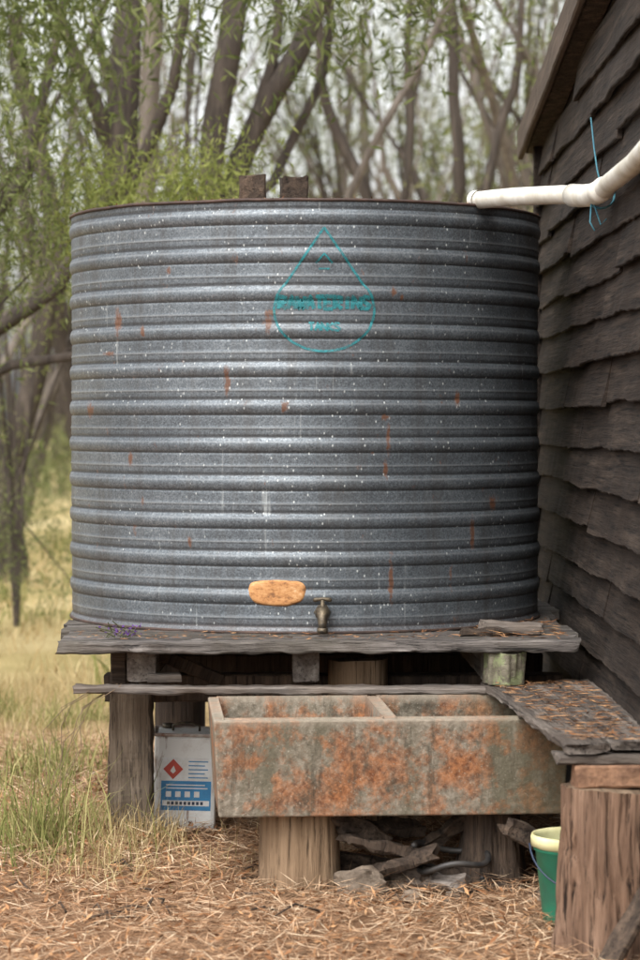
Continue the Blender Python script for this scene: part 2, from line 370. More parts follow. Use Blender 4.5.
mx=node(nt,'ShaderNodeMixShader',{0:mth(nt,'MULTIPLY',ramp(nt,f,[(0.36,0.35),(0.56,0.95)]),ramp(nt,f2,[(0.34,0.55),(0.5,0.95)])),1:tr.outputs[0],2:p.outputs[0]})
nt.links.new(mx.outputs[0],nt.nodes['Material Output'].inputs[0]); M_teal=m
EV=[];EF=[]
def ribbon(pts,w):
    q=[]
    for (x0,z0),(x1,z1) in zip(pts[:-1],pts[1:]):
        k=max(1,int(math.hypot(x1-x0,z1-z0)/0.004))
        for i in range(k): q.append((x0+(x1-x0)*i/k,z0+(z1-z0)*i/k))
    q.append(pts[-1]); b0=len(EV)
    for i,(x,z) in enumerate(q):
        ax,az=q[max(i-1,0)];bx,bz=q[min(i+1,len(q)-1)]; l=math.hypot(bx-ax,bz-az) or 1
        nx,nz=-(bz-az)/l,(bx-ax)/l
        EV.append(surf(x+nx*w/2,z+nz*w/2,0.0022)); EV.append(surf(x-nx*w/2,z-nz*w/2,0.0022))
    for i in range(len(q)-1): EF.append((b0+2*i,b0+2*i+1,b0+2*i+3,b0+2*i+2))
dc=(0.075,2.05-TZ0); ap=2.35-TZ0
out=[(dc[0],ap)]
for k in range(41):
    a=math.radians(40-260*k/40); out.append((dc[0]+0.182*math.cos(a),dc[1]+0.15*math.sin(a)))
out.append((dc[0],ap)); ribbon(out,0.009)
ribbon([(dc[0]-.03,ap-.13),(dc[0],ap-.095),(dc[0]+.03,ap-.13)],0.007); ribbon([(dc[0]-.02,ap-.15),(dc[0]+.02,ap-.15)],.006)
glyph={'W':[[(0,1),(.25,0),(.5,.7),(.75,0),(1,1)]],'A':[[(0,0),(.5,1),(1,0)],[(.2,.4),(.8,.4)]],'T':[[(0,1),(1,1)],[(.5,1),(.5,0)]],'E':[[(1,1),(0,1),(0,0),(1,0)],[(0,.5),(.8,.5)]],'R':[[(0,0),(0,1),(.9,.9),(.9,.55),(0,.5),(1,0)]],'N':[[(0,0),(0,1),(1,0),(1,1)]],'K':[[(0,0),(0,1)],[(1,1),(0,.5),(1,0)]],'I':[[(.5,0),(.5,1)]],'S':[[(1,.9),(.3,1),(0,.75),(1,.3),(.7,0),(0,.1)]]}
def word(t,xc,z,w,h,rw):
    n=len(t); 
    for i,ch in enumerate(t):
        x0=xc-w*n*0.58+i*w*1.16+0.08*w
        for st in glyph[ch]: ribbon([(x0+a*w,z+b*h) for a,b in st],rw)
word('RAWATERINS',dc[0],dc[1]+.004,0.029,0.045,0.015); word('TANKS',dc[0],dc[1]-.075,0.020,0.028,0.009)
meshobj('painted_emblem',EV,EF,M_teal,tank,smooth=True)
tx,tz=0.069,0.080
def tapY(o): return -(R+o)
b=B(); q_=1.05
b.tube([(tx,tapY(-.01),tz),(tx,tapY(.03),tz)],0.018*q_,12); b.tube([(tx,tapY(.012),tz),(tx,tapY(.02),tz)],0.030*q_,6)
b.tube([(tx,tapY(.028),tz),(tx,tapY(.05),tz),(tx,tapY(.07),tz-.003),(tx,tapY(.083),tz-.014),(tx,tapY(.090),tz-.038),(tx,tapY(.090),tz-.058)],[.017*q_,.027*q_,.024*q_,.018*q_,.0145*q_,.015*q_],14)
b.tube([(tx,tapY(.090),tz-.050),(tx,tapY(.090),tz-.070)],0.019*q_,14)
b.tube([(tx,tapY(.05),tz),(tx,tapY(.05),tz+.020),(tx,tapY(.05),tz+.026),(tx,tapY(.05),tz+.048)],[.024*q_,.020*q_,.008*q_,.007*q_],12)
b.tube([(tx-.034,tapY(.05),tz+.046),(tx-.028,tapY(.05),tz+.048),(tx,tapY(.05),tz+.052),(tx+.028,tapY(.05),tz+.048),(tx+.034,tapY(.05),tz+.046)],[.004,.009,.006,.009,.004],10)
b.obj('brass_tap',M_brass,tank,smooth=True)
for i,(x,y,w) in enumerate([(-0.252,-0.6,0.10),(-0.098,-0.55,0.10)]):
    plank('wooden_block' if i==0 else 'wooden_block.001',(x,y,2.50),(0.13,0.10,0.10),M_darkwood,None,(0,-math.pi/2,0.1*i+math.pi/2),1.6,i)
# ---------------------------------------------------------------- PLATFORM
plat=empty('tank_stand')
ys=[-1.10,-0.86,-0.62,-0.38,-0.14,0.10,0.34,0.58,0.82]
for i,y in enumerate(ys):
    w=1.85+0.1*random.random() if i else 1.845
    plank('deck_board_%d'%i,(-0.003+(0.03*random.uniform(-1,1) if i else 0),y,0.848),(w if i else 1.845,0.225,0.042),M_deck,plat,(0.0,0,random.uniform(-.006,.006)),2.4 if i==0 else 1.2,i)
for i,(x,w,h) in enumerate([(-0.64,0.105,0.115),(-0.06,0.095,0.115),(0.62,0.11,0.115)]):
    plank('joist_%d'%i,(x,-0.1,0.767),(1.95 if i<2 else 1.8,w,h),M_grey,plat,(0,0,math.pi/2+0.01*i),1.0,i+20)
for i,y in enumerate([-0.72,0.1,0.8]):
    plank('bearer_%d'%i,(0.05,y,0.655),(1.70,0.12,0.10),M_darkwood,plat,(0,0,0.0),1.0,i+30)
plank('front_post',(-0.685,-0.95,0.365),(0.60,0.155,0.15),M_post,plat,(0,-math.pi/2,0),2.4,40)
plank('post_strip',(-0.745,-0.86,0.5),(0.62,0.05,0.06),M_darkwood,plat,(0,-math.pi/2+0.03,0),1.2,41)
plank('diagonal_brace',(-0.50,-0.8,0.745),(0.30,0.05,0.05),M_darkwood,plat,(0,0.42,0.2),1.0,42)
plank('packing_block',(-0.56,-1.08,0.725),(0.12,0.08,0.03),M_grey,plat,(0,0,0.1),1.0,43)
for i,(x,y,r) in enumerate([(-0.6,0.75,.11),(0.12,-0.1,.11),(0.62,-.05,.12),(0.1,.8,.12),(0.65,.8,.12),(0.36,-.2,.12)]):
    log('support_stump_%d'%i,(x,y,0.05),r,0.56,M_stump if i in(1,5) else M_darkwood,M_cut,plat,seed=i*3.3)
log('support_stump_a',(0.14,-0.84,0.05),0.11,0.72,M_stump,M_cut,plat,seed=1.3)
plank('rail_board',(-0.10,-1.16,0.692),(1.55,0.10,0.026),M_grey,plat,(0,0.004,0.0),2.0,50)
log('mossy_wood_chunk',(0.655,-1.15,0.712),0.062,0.112,M_lichen,M_lichen,None,seed=8,wob=0.45,fine=0.2)
# ---------------------------------------------------------------- TUB
M,nt,p=newmat('stained_concrete'); co=objco(nt,False); s3=sep(nt,co)
a=noi(nt,co,5.5,8,0.72); b_=noi(nt,co,45,5,0.7); c_=noi(nt,mapp(nt,co,(9,9,1.6)),1.0,6,0.65); d_=noi(nt,mapp(nt,co,(4.0,4.0,3.6)),1.0,10,0.76); e_=noi(nt,mapp(nt,co,(26,26,3)),1.0,5,0.75)
col=ramp(nt,b_,[(0.3,C(86,78,67)),(0.5,C(120,111,97)),(0.72,C(152,143,129))])
col=mix(nt,ramp(nt,c_,[(0.46,0.0),(0.62,0.7)]),col,C(88,84,68))
col=mix(nt,ramp(nt,d_,[(0.47,0.0),(0.53,0.6),(0.62,0.95)]),col,mix(nt,ramp(nt,b_,[(0.35,0.0),(0.65,1.0)]),C(98,58,36),C(164,108,68)))
col=mix(nt,ramp(nt,a,[(0.55,0.0),(0.66,0.75)]),col,C(60,55,45))
col=mix(nt,ramp(nt,e_,[(0.53,0.0),(0.66,0.6)]),col,C(64,58,47))
col=mix(nt,ramp(nt,noi(nt,co,120,3,0.7),[(0.60,0.0),(0.7,0.5)]),col,C(170,162,146))
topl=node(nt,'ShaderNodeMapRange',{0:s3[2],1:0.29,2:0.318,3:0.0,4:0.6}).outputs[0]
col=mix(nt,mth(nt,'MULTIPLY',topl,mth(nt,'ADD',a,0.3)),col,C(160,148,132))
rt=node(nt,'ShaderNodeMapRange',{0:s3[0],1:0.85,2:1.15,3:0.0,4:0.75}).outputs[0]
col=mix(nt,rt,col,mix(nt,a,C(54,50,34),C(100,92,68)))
setin(nt,p,'Base Color',col); p.inputs['Roughness'].default_value=0.85; p.inputs['Specular IOR Level'].default_value=0.3
setin(nt,p,'Normal',bump(nt,mth(nt,'ADD',b_,mth(nt,'MULTIPLY',a,1.5)),0.6,0.008))
L,W,HT,t=1.17,0.72,0.318,0.036
xb=[0,t,0.555,0.60,L-t,L]; yb=[0,t,W-t,W]
V=[];F=[]
def vv(x,y,z): V.append((x,y,z)); return len(V)-1
g={}
for i,x in enumerate(xb):
    for j,y in enumerate(yb): g[i,j]=vv(x,y,HT)
for i in range(5):
    for j in range(3):
        if j==1 and i in(1,3): continue
        F.append((g[i,j],g[i+1,j],g[i+1,j+1],g[i,j+1]))
k=0.018
bt=[vv(k,k,0),vv(L-k,k,0),vv(L-k,W-k,0),vv(k,W-k,0)]
F.append((bt[3],bt[2],bt[1],bt[0]))
F.append(tuple([bt[0],bt[1]]+[g[i,0] for i in range(5,-1,-1)]))
F.append(tuple([bt[2],bt[3]]+[g[i,3] for i in range(6)]))
F.append(tuple([bt[3],bt[0]]+[g[0,j] for j in range(4)]))
F.append(tuple([bt[1],bt[2]]+[g[5,j] for j in range(3,-1,-1)]))
for i in(1,3):
    x0,x1=xb[i],xb[i+1]; q=0.05
    f=[vv(x0+q*0.4,t+q,0.045),vv(x1-q*0.4,t+q,0.045),vv(x1-q*0.4,W-t-q*.4,0.045),vv(x0+q*0.4,W-t-q*.4,0.045)]
    r=[g[i,1],g[i+1,1],g[i+1,2],g[i,2]]
    F.append(tuple(f))
    for e in range(4): F.append((r[e],f[e],f[(e+1)%4],r[(e+1)%4]))
tub=empty('concrete_laundry_tub',(-0.346,-1.95,0.355)); tub.rotation_euler=(0,0,math.radians(4))
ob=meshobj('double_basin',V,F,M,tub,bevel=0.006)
log('tub_support_stump',(-0.068,-1.72,0.05),0.132,0.303,M_stump,M_cut,None,seed=4.4,wob=0.07,taper=0.08,fine=0.03,ridge=.008,seg=110)
log('tub_rear_stump',(0.57,-1.66,0.04),0.105,0.30,M_darkwood,M_cut,None,seed=9.4,wob=0.25,taper=0.45,fine=0.06,ridge=.01,seg=90)
# ---------------------------------------------------------------- TABLE on right
tab=empty('plank_bench')
ang=math.atan2(-1.73,0.144)
dx,dy=math.cos(ang),math.sin(ang); px,py=-dy,dx
for i in range(3):
    off=0.065+i*0.135
    cx=0.645+px*off; cy=-1.935+py*off
    ln=1.73 if i!=1 else 1.66
    plank('bench_board_%d'%i,(cx+dx*random.uniform(-.02,.03),cy,0.693+0.003*i),(ln,0.127,0.028),M_table,tab,(random.uniform(-.02,.02),0,ang),2.4,i+60)
plank('cross_board',(0.86,-2.73,0.658),(0.33,0.11,0.026),M_table,tab,(0,0,0.05),1.8,66)
plank('cross_board_back',(0.86,-1.25,0.660),(0.42,0.10,0.03),M_darkwood,tab,(0,0,0.02),1.3,67)
plank('brick',(0.855,-2.745,0.609),(0.22,0.11,0.066),M_brick,None,(0,0,0.06),1.4,68)
log('log_stump',(0.862,-2.72,0.0),0.162,0.574,M_bark,M_cut,None,seed=2.2,wob=0.14,taper=0.12,seg=200,fine=0.06,ridge=.026)
straws('bench_leaf_litter',1100,(0.60,0.96),(-2.75,-1.1),(0.02,0.08),(0.002,0.005),0.008,M_litter,0.04,topz=0.711,dens=lambda x,y:(x>0.60+(-1.07-y)*0.083).astype(float))
straws('deck_leaf_litter',300,(0.55,0.9),(-1.18,-0.3),(0.02,0.08),(0.002,0.006),0.02,M_litter,0.1,topz=0.871)
straws('deck_leaf_litter',350,(-0.9,0.5),(-1.2,-0.8),(0.01,0.05),(0.002,0.005),0.006,M_litter,0.1,topz=0.871)
plank('bark_piece',(0.70,-0.95,0.895),(0.22,0.09,0.035),M_grey,None,(0.1,0.05,0.2),3.0,71)
plank('bark_piece',(0.58,-1.02,0.885),(0.14,0.05,0.025),M_darkwood,None,(0.1,0.0,-0.3),3.0,72)
fl=empty('purple_flower_sprig'); b=B()
for i in range(9):
    x=-0.72+random.uniform(-.05,.05); y=-1.12+random.uniform(-.03,.05); z=.872
    b.tube([(x,y,z),(x+random.uniform(-.04,.04),y,z+.02),(x+random.uniform(-.06,.06),y-.02,z+random.uniform(.02,.06))],0.0022,5)
b.obj('stems',simple('stem',C(70,72,44),0.9),fl)
n=60; c=np.stack([rng.normal(-.70,.035,n),rng.normal(-1.12,.02,n),.885+rng.random(n)*.03],1); d=rng.normal(0,1,(n,3)); d/=np.linalg.norm(d,axis=1)[:,None]; s=np.cross(d,rng.normal(0,1,(n,3))); s/=np.linalg.norm(s,axis=1)[:,None]
quadmesh('petals',np.stack([c,c+d*.006+s*.005,c+d*.013,c+d*.006-s*.005],1),leaf_mat('petal',[(0,C(90,60,120)),(0.6,C(130,100,160)),(1,C(90,90,60))]),fl)
# ---------------------------------------------------------------- TIN CAN
tin=empty('fuel_tin',(-0.515,-0.62,0.12)); tin.rotation_euler=(0,0.03,0.05)
m,nt,p=newmat('tin_white'); co=objco(nt,False); f=noi(nt,co,14,6,0.7); f2=noi(nt,mapp(nt,co,(30,30,6)),1,5)
col=mix(nt,ramp(nt,f,[(0.5,0.0),(0.7,0.5)]),C(224,224,220),C(176,164,152)); col=mix(nt,ramp(nt,f2,[(0.60,0.0),(0.7,0.8)]),col,C(120,86,64))
setin(nt,p,'Base Color',col); p.inputs['Roughness'].default_value=0.5; M_tin=m
b=B(); b.box((0,0,.18),(.235,.235,.355)); b.obj('body',M_tin,tin,bevel=0.018)
b=B(); 
for z in(.006,.356):
    for (cx,cy,lx,ly) in [(0,-.117,.238,.008),(0,.117,.238,.008),(-.117,0,.008,.226),(.117,0,.008,.226)]: b.box((cx,cy,z),(lx,ly,.012))
b.obj('seams',simple('tin_seam',C(170,166,160),0.4,0.5,C(120,90,74),20),tin,bevel=0.002)
b=B(); b.tube([(-.05,0,.358),(-.05,0,.378),(-.02,0,.388),(.02,0,.388),(.05,0,.378),(.05,0,.358)],.005,8); b.tube([(-.07,.08,.358),(-.07,.08,.375)],.022,16); b.obj('handle_and_cap',M_brass,tin,smooth=True)
M_blue=simple('label_blue',C(58,134,182),0.5,0,C(50,116,162),20); M_red=simple('label_red',C(190,72,54),0.5,0,C(170,64,50),20); M_white=simple('label_white',C(226,228,228),0.5,0,C(206,204,198),18); M_dk=simple('label_ink',C(36,48,70),0.5)
def flat(nm,pts,mt,off):
    meshobj(nm,[(x,-.1176-off,z) for x,z in pts],[tuple(range(len(pts)))],mt,tin)
rect=lambda x0,x1,z0,z1:[(x0,z0),(x1,z0),(x1,z1),(x0,z1)]
flat('label_panel',rect(-.088,.098,.075,.185),M_blue,.001)
flat('label_top',rect(-.088,.098,.187,.272),M_white,.001)
flat('label_strip',rect(-.082,.092,.092,.112),M_white,.0025)
b=B()
for i in range(9):
    b.box((-.06+i*.0155,-.1204,.102),(.010,.0008,.012))
b.obj('label_lettering',M_dk,tin)
flat('hazard_diamond',[(-.045,.191),(-.008,.229),(-.045,.267),(-.082,.229)],M_red,.0028)
flat('hazard_flame',[(-.045,.212),(-.035,.222),(-.043,.242),(-.050,.232),(-.056,.222)],M_white,.004)
for i in range(4): flat('icon_%d'%i,rect(-.07+i*.035,-.05+i*.035,.125,.146),M_white,.0025)
for i in range(2): flat('line_%d'%i,rect(-.07,.085-.01*i,.156+.012*i,.160+.012*i),M_white,.0025)
for i in range(5): flat('text_line_%d'%i,rect(.012,.085-.012*(i%2),.196+.015*i,.200+.015*i),M_blue,.0025)
# ---------------------------------------------------------------- BUCKET
bu=empty('green_bucket',(0.80,-2.28,0.085))
M_gr=simple('green_plastic',C(36,130,100),0.45,0,C(50,110,88),8); M_cr=simple('cream_plastic',C(222,216,168),0.5,0,C(198,190,138),10)
def lathe(nm,pr,mt,par,seg=48):
    V=[];F=[]
    for (r,z) in pr:
        for k in range(seg): V.append((r*math.cos(2*math.pi*k/seg),r*math.sin(2*math.pi*k/seg),z))
    for i in range(len(pr)-1):
        for k in range(seg):
            a=i*seg+k;b=i*seg+(k+1)%seg; F.append((a,b,b+seg,a+seg))
    return meshobj(nm,V,F,mt,par,smooth=True)
lathe('pail',[(0.001,0.004),(.10,0.0),(.105,.01),(.128,.225),(.134,.228),(.134,.236)],M_gr,bu)
lathe('inside',[(.130,.236),(.124,.225),(.100,.012),(.001,.012)],M_gr,bu)
lathe('rim_band',[(.1345,.240),(.142,.241),(.143,.266),(.139,.276),(.134,.276),(.131,.262),(.130,.235)],M_cr,bu)
b=B(); b.tube([(-.142*math.cos(t_)*1.03,-.142*math.sin(t_)*1.0,.245-.12*math.sin(t_)) for t_ in np.linspace(0,math.pi,20)],.003,6); b.obj('handle',M_dk,bu,smooth=True)
# ---------------------------------------------------------------- debris below tub
def rock(nm,c,r,sd,mt,sz=(1,1,.7)):
    import bmesh
    bm=bmesh.new(); bmesh.ops.create_icosphere(bm,subdivisions=4,radius=1)
    for v in bm.verts:
        k=1+.35*mnoise.noise(v.co*1.3+Vector((sd,0,0)))+.12*mnoise.noise(v.co*4+Vector((sd,0,0)))
        v.co=Vector((v.co.x*sz[0],v.co.y*sz[1],v.co.z*sz[2]))*k*r
    me=bpy.data.meshes.new(nm); bm.to_mesh(me); bm.free(); me.materials.append(mt)
    o=bpy.data.objects.new(nm,me); link(o); o.location=c; return o
rock('rock',(0.135,-1.86,0.12),.082,3,M_rock,(1.1,.9,.75))
rock('rock',(0.30,-1.95,0.10),.035,5,M_rock); rock('rock',(0.74,-1.95,0.10),.045,8,M_rock); rock('rock',(0.43,-1.9,0.09),.028,9,M_rock); rock('rock',(0.26,-1.75,0.11),.05,12,M_rock)
for i,(x,y,z,l,ry,rz) in enumerate([(.20,-1.80,.24,.26,.25,.3),(.27,-1.82,.19,.24,-.35,-.2),(.2,-1.70,.28,.34,.1,.6),(.37,-1.80,.13,.22,.0,-.5),(.14,-1.76,.29,.20,.5,.2),(.69,-1.86,.28,.18,.5,.3),(.08,-1.6,.16,.4,.1,-.2),(.38,-1.70,.24,.26,-.55,.1),(.47,-1.72,.12,.3,.05,.5)]):
    plank('firewood',(x,y,z),(l,.06,.035),M_grey if i==3 else M_darkwood,None,(.3*i,ry,rz),5.0,80+i)
plank('leaning_board',(0.90,-3.02,0.26),(0.62,0.10,0.025),M_darkwood,None,(0.0,-0.98,0.35),1.4,90)
b=B(); b.tube([(.44+.10*math.cos(t_)*(1+.03*t_),-1.78+.08*math.sin(t_),.125+.012*t_+.01*math.sin(3*t_)) for t_ in np.linspace(0,9.5,60)],.011,8)
b.obj('black_hose',simple('black_rubber',C(32,31,31),.55,0,C(58,54,50),12),None,smooth=True)
b=B()
for i in range(34):
    x=random.uniform(-.95,.8); y=random.uniform(-2.3,-1.4); z=float(H(x,y))+.02; a=random.uniform(0,6.3); l=random.uniform(.05,.16)
    b.tube([(x,y,z),(x+math.cos(a)*l*.5,y+math.sin(a)*l*.5,z+random.uniform(.0,.03)),(x+math.cos(a+.3)*l,y+math.sin(a+.3)*l,z)],[.0045,.004,.002],6)
b.obj('fallen_twigs',M_darkwood,None,smooth=True)
b=B()
for i in range(7):
    x=-0.80-random.random()*.10; y=-1.18+random.uniform(-.05,.05); z0=.69
    pts=[(x+.1,y,z0+.02)]; 
    for j in range(1,7): pts.append((x-.02*j+random.uniform(-.03,.03),y-random.uniform(0,.04),z0+.02-j*random.uniform(.05,.09)))
    b.tube(pts,.0013,5,cap=False)
b.obj('dry_vine_stems',M_cut,None,smooth=True)
# ---------------------------------------------------------------- SHED
shed=empty('weatherboard_shed'); XW=1.01; YE=1.35; YN=-5.0
def roofz(y): return 2.90+0.10*(1.55-y)
V=[];F=[]
zb=0.05; row=0
while zb<3.5:
    zt=zb+0.178; ymax=YE
    if zt>roofz(YE): ymax=1.55-(zt-2.90)/0.10
    if ymax<YN+0.3: break
    joints=[YN]; y=YN
    off=random.uniform(0.6,2.4)
    y+=off
    while y<ymax-0.4: joints.append(y); y+=random.uniform(1.4,2.6)
    joints.append(ymax)
    for a0,a1 in zip(joints[:-1],joints[1:]):
        nn=max(4,int((a1-a0)/0.04)); sd=random.uniform(0,99); b0=len(V); dz=random.uniform(-.012,.012)
        lip=random.uniform(.022,.040)
        for i in range(nn+1):
            y=a0+0.003+(a1-a0-0.006)*i/nn
            w=0.013*mnoise.noise(Vector((y*1.7,sd,0)))+.005*mnoise.noise(Vector((y*8,sd,3))); q=0.014*mnoise.noise(Vector((y*2.1,sd,5)))+0.006*mnoise.noise(Vector((y*13,sd,9)))+dz
            zl=zb+q
            V+= [(XW,y,zt),(XW-lip*.5+w*.5,y,zb+.085+q),(XW-lip+w,y,zl+.004),(XW-lip+.003+w,y,zl),(XW-lip+.018+w,y,zl+.001),(XW-.002+w*.3+.018,y,zt-.01)]
        for i in range(nn):
            for k in range(5):
                a=b0+i*6+k; F.append((a,a+1,a+7,a+6))
        F.append(tuple(b0+k for k in range(6))); F.append(tuple(b0+nn*6+k for k in range(6))[::-1])
    zb+=0.150; row+=1
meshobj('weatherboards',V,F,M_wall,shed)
V=[(XW+.03,YN,0),(5,YN,0),(5,YE,0),(XW+.03,YE,0),(XW+.03,YN,roofz(YN)),(5,YN,roofz(YN)),(5,YE,roofz(YE)),(XW+.03,YE,roofz(YE))]
meshobj('wall_frame',V,[(0,1,5,4),(1,2,6,5),(2,3,7,6),(3,0,4,7)],M_black,shed)
V=[];F=[]; nx=220
for i in range(nx+1):
    x=0.945+(5.2-0.945)*i/nx; z=.008*math.sin(x*2*math.pi/.076)
    for y in (1.60,YN-.2): V+=[(x,y,roofz(y)+.055+z),(x,y,roofz(y)+.052+z)]
for i in range(nx):
    a=4*i; F+=[(a,a+2,a+6,a+4),(a+1,a+5,a+7,a+3)]
meshobj('roof_sheets',V,F,M_roof,shed,smooth=True)
sl=math.atan(0.10)
yc=(1.57+YN)/2; ll=(1.57-YN)/math.cos(sl)
plank('barge_board',(0.925,yc,roofz(yc)+0.02),(ll,0.028,0.135),M_barge,shed,(0,-sl,math.pi*1.5),0.6,95)
plank('rafter',(0.99,yc,roofz(yc)+0.0),(ll-.1,0.09,0.06),M_darkwood,shed,(0,-sl,math.pi*1.5),0.6,96)
plank('corner_board',(XW-.012,YE+.02,1.45),(2.9,0.03,0.06),M_wall,shed,(0,-math.pi/2,0),0.6,97)
b=B(); b.tube([(.96,-1.15,2.72),(.955,-1.3,2.6),(.945,-1.5,2.50),(.965,-1.53,2.40)],.003,6)
for k in range(3):
    cy=-1.53+k*.012; b.tube([(.955+.047*math.cos(t_),cy+.01*math.sin(t_),2.415+.047*math.sin(t_)) for t_ in np.linspace(0,2*math.pi,16)],.0035,6)
b.tube([(.92,-1.54,2.38),(.915,-1.55,2.32),(.93,-1.56,2.29)],.003,6); b.tube([(.93,-1.54,2.38),(.95,-1.56,2.31),(.97,-1.56,2.33)],.003,6)
b.obj('blue_string',M_string,None,smooth=True)
# ---------------------------------------------------------------- PIPE
pipe=empty('downpipe')
pp=[(.585,-.62,2.474),(.70,-.93,2.460),(.85,-1.25,2.440),(.905,-1.38,2.424),(.93,-1.48,2.418),(.942,-1.60,2.418),(.95,-1.85,2.425),(.96,-2.4,2.432),(.965,-4.0,2.50)]
b=B(); b.tube(pp,0.033,28,cap=False); b.obj('pipe_run',M_pvc,pipe,smooth=True)
b=B(); b.tube([Vector(p_) for p_ in pp[:2]],0.030,28,cap=False); b.obj('pipe_bore',simple('pipe_inside',C(120,116,108),.8),pipe,smooth=True)
b=B(); 
def lerp(a,b,t): return Vector(a).lerp(Vector(b),t)
b.tube([lerp(pp[0],pp[1],0.0),lerp(pp[0],pp[1],0.12)],0.0375,28,cap=False)
b.tube([lerp(pp[2],pp[3],.5),Vector(pp[3]),Vector(pp[4]),Vector(pp[5]),lerp(pp[5],pp[6],.4)],0.0395,28)
b.obj('elbow_joint',M_pvc,pipe,smooth=True)
# ---------------------------------------------------------------- TREES
def leafquads(cent,per,spread,L,W,droop=1.0):
    n=len(cent)*per; c=np.repeat(np.asarray(cent),per,0)
    g=rng.normal(0,1,(n,3))*np.array(spread); c=c+g
    d=rng.normal(0,0.6,(n,3)); d[:,2]-=droop; d/=np.linalg.norm(d,axis=1)[:,None]
    s=np.cross(d,rng.normal(0,1,(n,3))); s/=np.linalg.norm(s,axis=1)[:,None]
    l=rng.uniform(*L,n)[:,None]; w=rng.uniform(*W,n)[:,None]
    base=np.repeat(rng.random(len(cent)),per)
    r=np.clip(base*0.6+rng.random(n)*0.4,0,1)
    return np.stack([c,c+d*l*.45+s*w/2,c+d*l,c+d*l*.45-s*w/2],1),r
def grow(b,tips,p,d,ln,r,lev,maxlev,seg):
    n=8; pts=[p.copy()]; rad=[r]; d=d.normalized(); kids=[]
    for i in range(n):
        d=(d+Vector((random.gauss(0,.10),random.gauss(0,.10),random.gauss(0.05,.08)))).normalized()
        p=p+d*(ln/n); pts.append(p.copy()); rad.append(r*(1-.5*(i+1)/n))
        if lev<maxlev and i>=(3 if lev==0 else 1) and random.random()<(.4 if lev==0 else .4): kids.append((p.copy(),d.copy(),rad[-1]))
        if lev>=maxlev-1 and i>=3 : tips.append(tuple(p))
    b.tube(pts,rad,seg,cap=False,wob=.25 if lev==0 else 0)
    kids.append((p,d,rad[-1]))
    if lev<maxlev:
        for (q,dd,rr) in kids:
            v=(dd+Vector((random.gauss(0,.38),random.gauss(0,.38),random.gauss(.3,.22)))).normalized()
            grow(b,tips,q,v,ln*random.uniform(.45,.75),rr*.56,lev+1,maxlev,max(4,seg-2))
def tree(x,y,h,r,stems=2,lean=(0,0),mat=M_treebark,leaf=M_leafA,per=20,maxlev=2,nm='peppermint_tree',cap=80):
    t=empty(nm,(x,y,float(H(x,y))-.05)); b=B(); tips=[]
    for s in range(stems):
        d=Vector((lean[0]+random.gauss(0,.15),lean[1]+random.gauss(0,.2),1))
        grow(b,tips,Vector((random.gauss(0,.08),random.gauss(0,.08),0)),d,h*random.uniform(.5,.65),r*random.uniform(.75,1.1),0,maxlev,9)
    b.obj('trunk',mat,t,smooth=True)
    tips=[q for q in tips if q[2]>h*0.38]
    if len(tips)>cap: tips=random.sample(tips,cap)
    if tips:
        Q,rr=leafquads(tips,per,(.20,.20,.13),(.06,.13),(.016,.030),.2)
        quadmesh('foliage',Q,leaf,t,rr)
    return t
def pathtree(paths,mat=M_treebark,nm='peppermint_tree',leafat=None,leaf=M_leafA,per=34):
    t=empty(nm); b=B()
    for pts,r0,r1 in paths:
        n=len(pts); out=[];rad=[]
        for i in range(n-1):
            for k in range(5):
                u=k/5; q=Vector(pts[i]).lerp(Vector(pts[i+1]),u); f=(i+u)/(n-1)
                q+=Vector((mnoise.noise(q*1.1),mnoise.noise(q*1.1+Vector((5,5,5))),0))*.10
                out.append(q); rad.append(r0+(r1-r0)*f)
        out.append(Vector(pts[-1])); rad.append(r1)
        b.tube(out,rad,12,cap=False,wob=.3)
    b.obj('trunk',mat,t,smooth=True)
    if leafat:
        Q,rr=leafquads(leafat,per,(.24,.24,.20),(.06,.13),(.012,.022),.45); quadmesh('foliage',Q,leaf,t,rr)
def cl(n,cx,cy,cz,sx_,sy_,sz_): return [(random.gauss(cx,sx_),random.gauss(cy,sy_),random.gauss(cz,sz_)) for _ in range(n)]
pathtree([([(-1.30,7,0),(-1.42,7,2.2),(-1.36,7,3.6),(-1.30,7.1,5.2),(-1.0,7.3,7)],.12,.085),([(-1.38,7,3.4),(-1.75,6.8,4.3),(-2.3,6.5,5.2)],.05,.03),([(-1.36,7,3.0),(-1.0,6.9,3.9),(-.85,6.8,5.2)],.05,.03)],leafat=cl(24,-1.5,6.5,6.0,1.0,.8,.5)+cl(24,-1.9,6.4,3.9,.35,.5,.4))
pathtree([([(-1.2,10,0),(-1.5,10,2),(-1.33,10,4.0),(-1.28,10,6.4)],.10,.07)],M_palebark,leafat=cl(20,-1.3,10,6.8,.9,.9,.6))
pathtree([([(-1.05,7,0),(-.85,7,2.4),(-.70,7,3.5),(-.56,7,4.6),(-.5,7,6.4)],.10,.075),([(-.9,7.1,1.6),(-.55,7.2,3.3),(-.33,7.2,3.9),(-.08,7.3,4.4),(.5,7.3,5.2)],.095,.055),([(-.45,7.2,3.6),(-.28,7.2,4.4),(-.22,7.2,5.5)],.04,.025),([(-.6,7.1,3.0),(-.3,7.4,3.3),(-.02,7.6,4.1),(.15,7.6,5.0)],.04,.025)],leafat=cl(26,.1,7.2,5.8,1.1,.8,.5))
pathtree([([(-.2,8.5,0),(.05,8.5,2.4),(.22,8.5,3.3),(.72,8.5,4.2),(1.3,8.5,5.4)],.04,.025)],M_palebark,leafat=cl(12,1.0,8.5,5.6,.9,.6,.5))
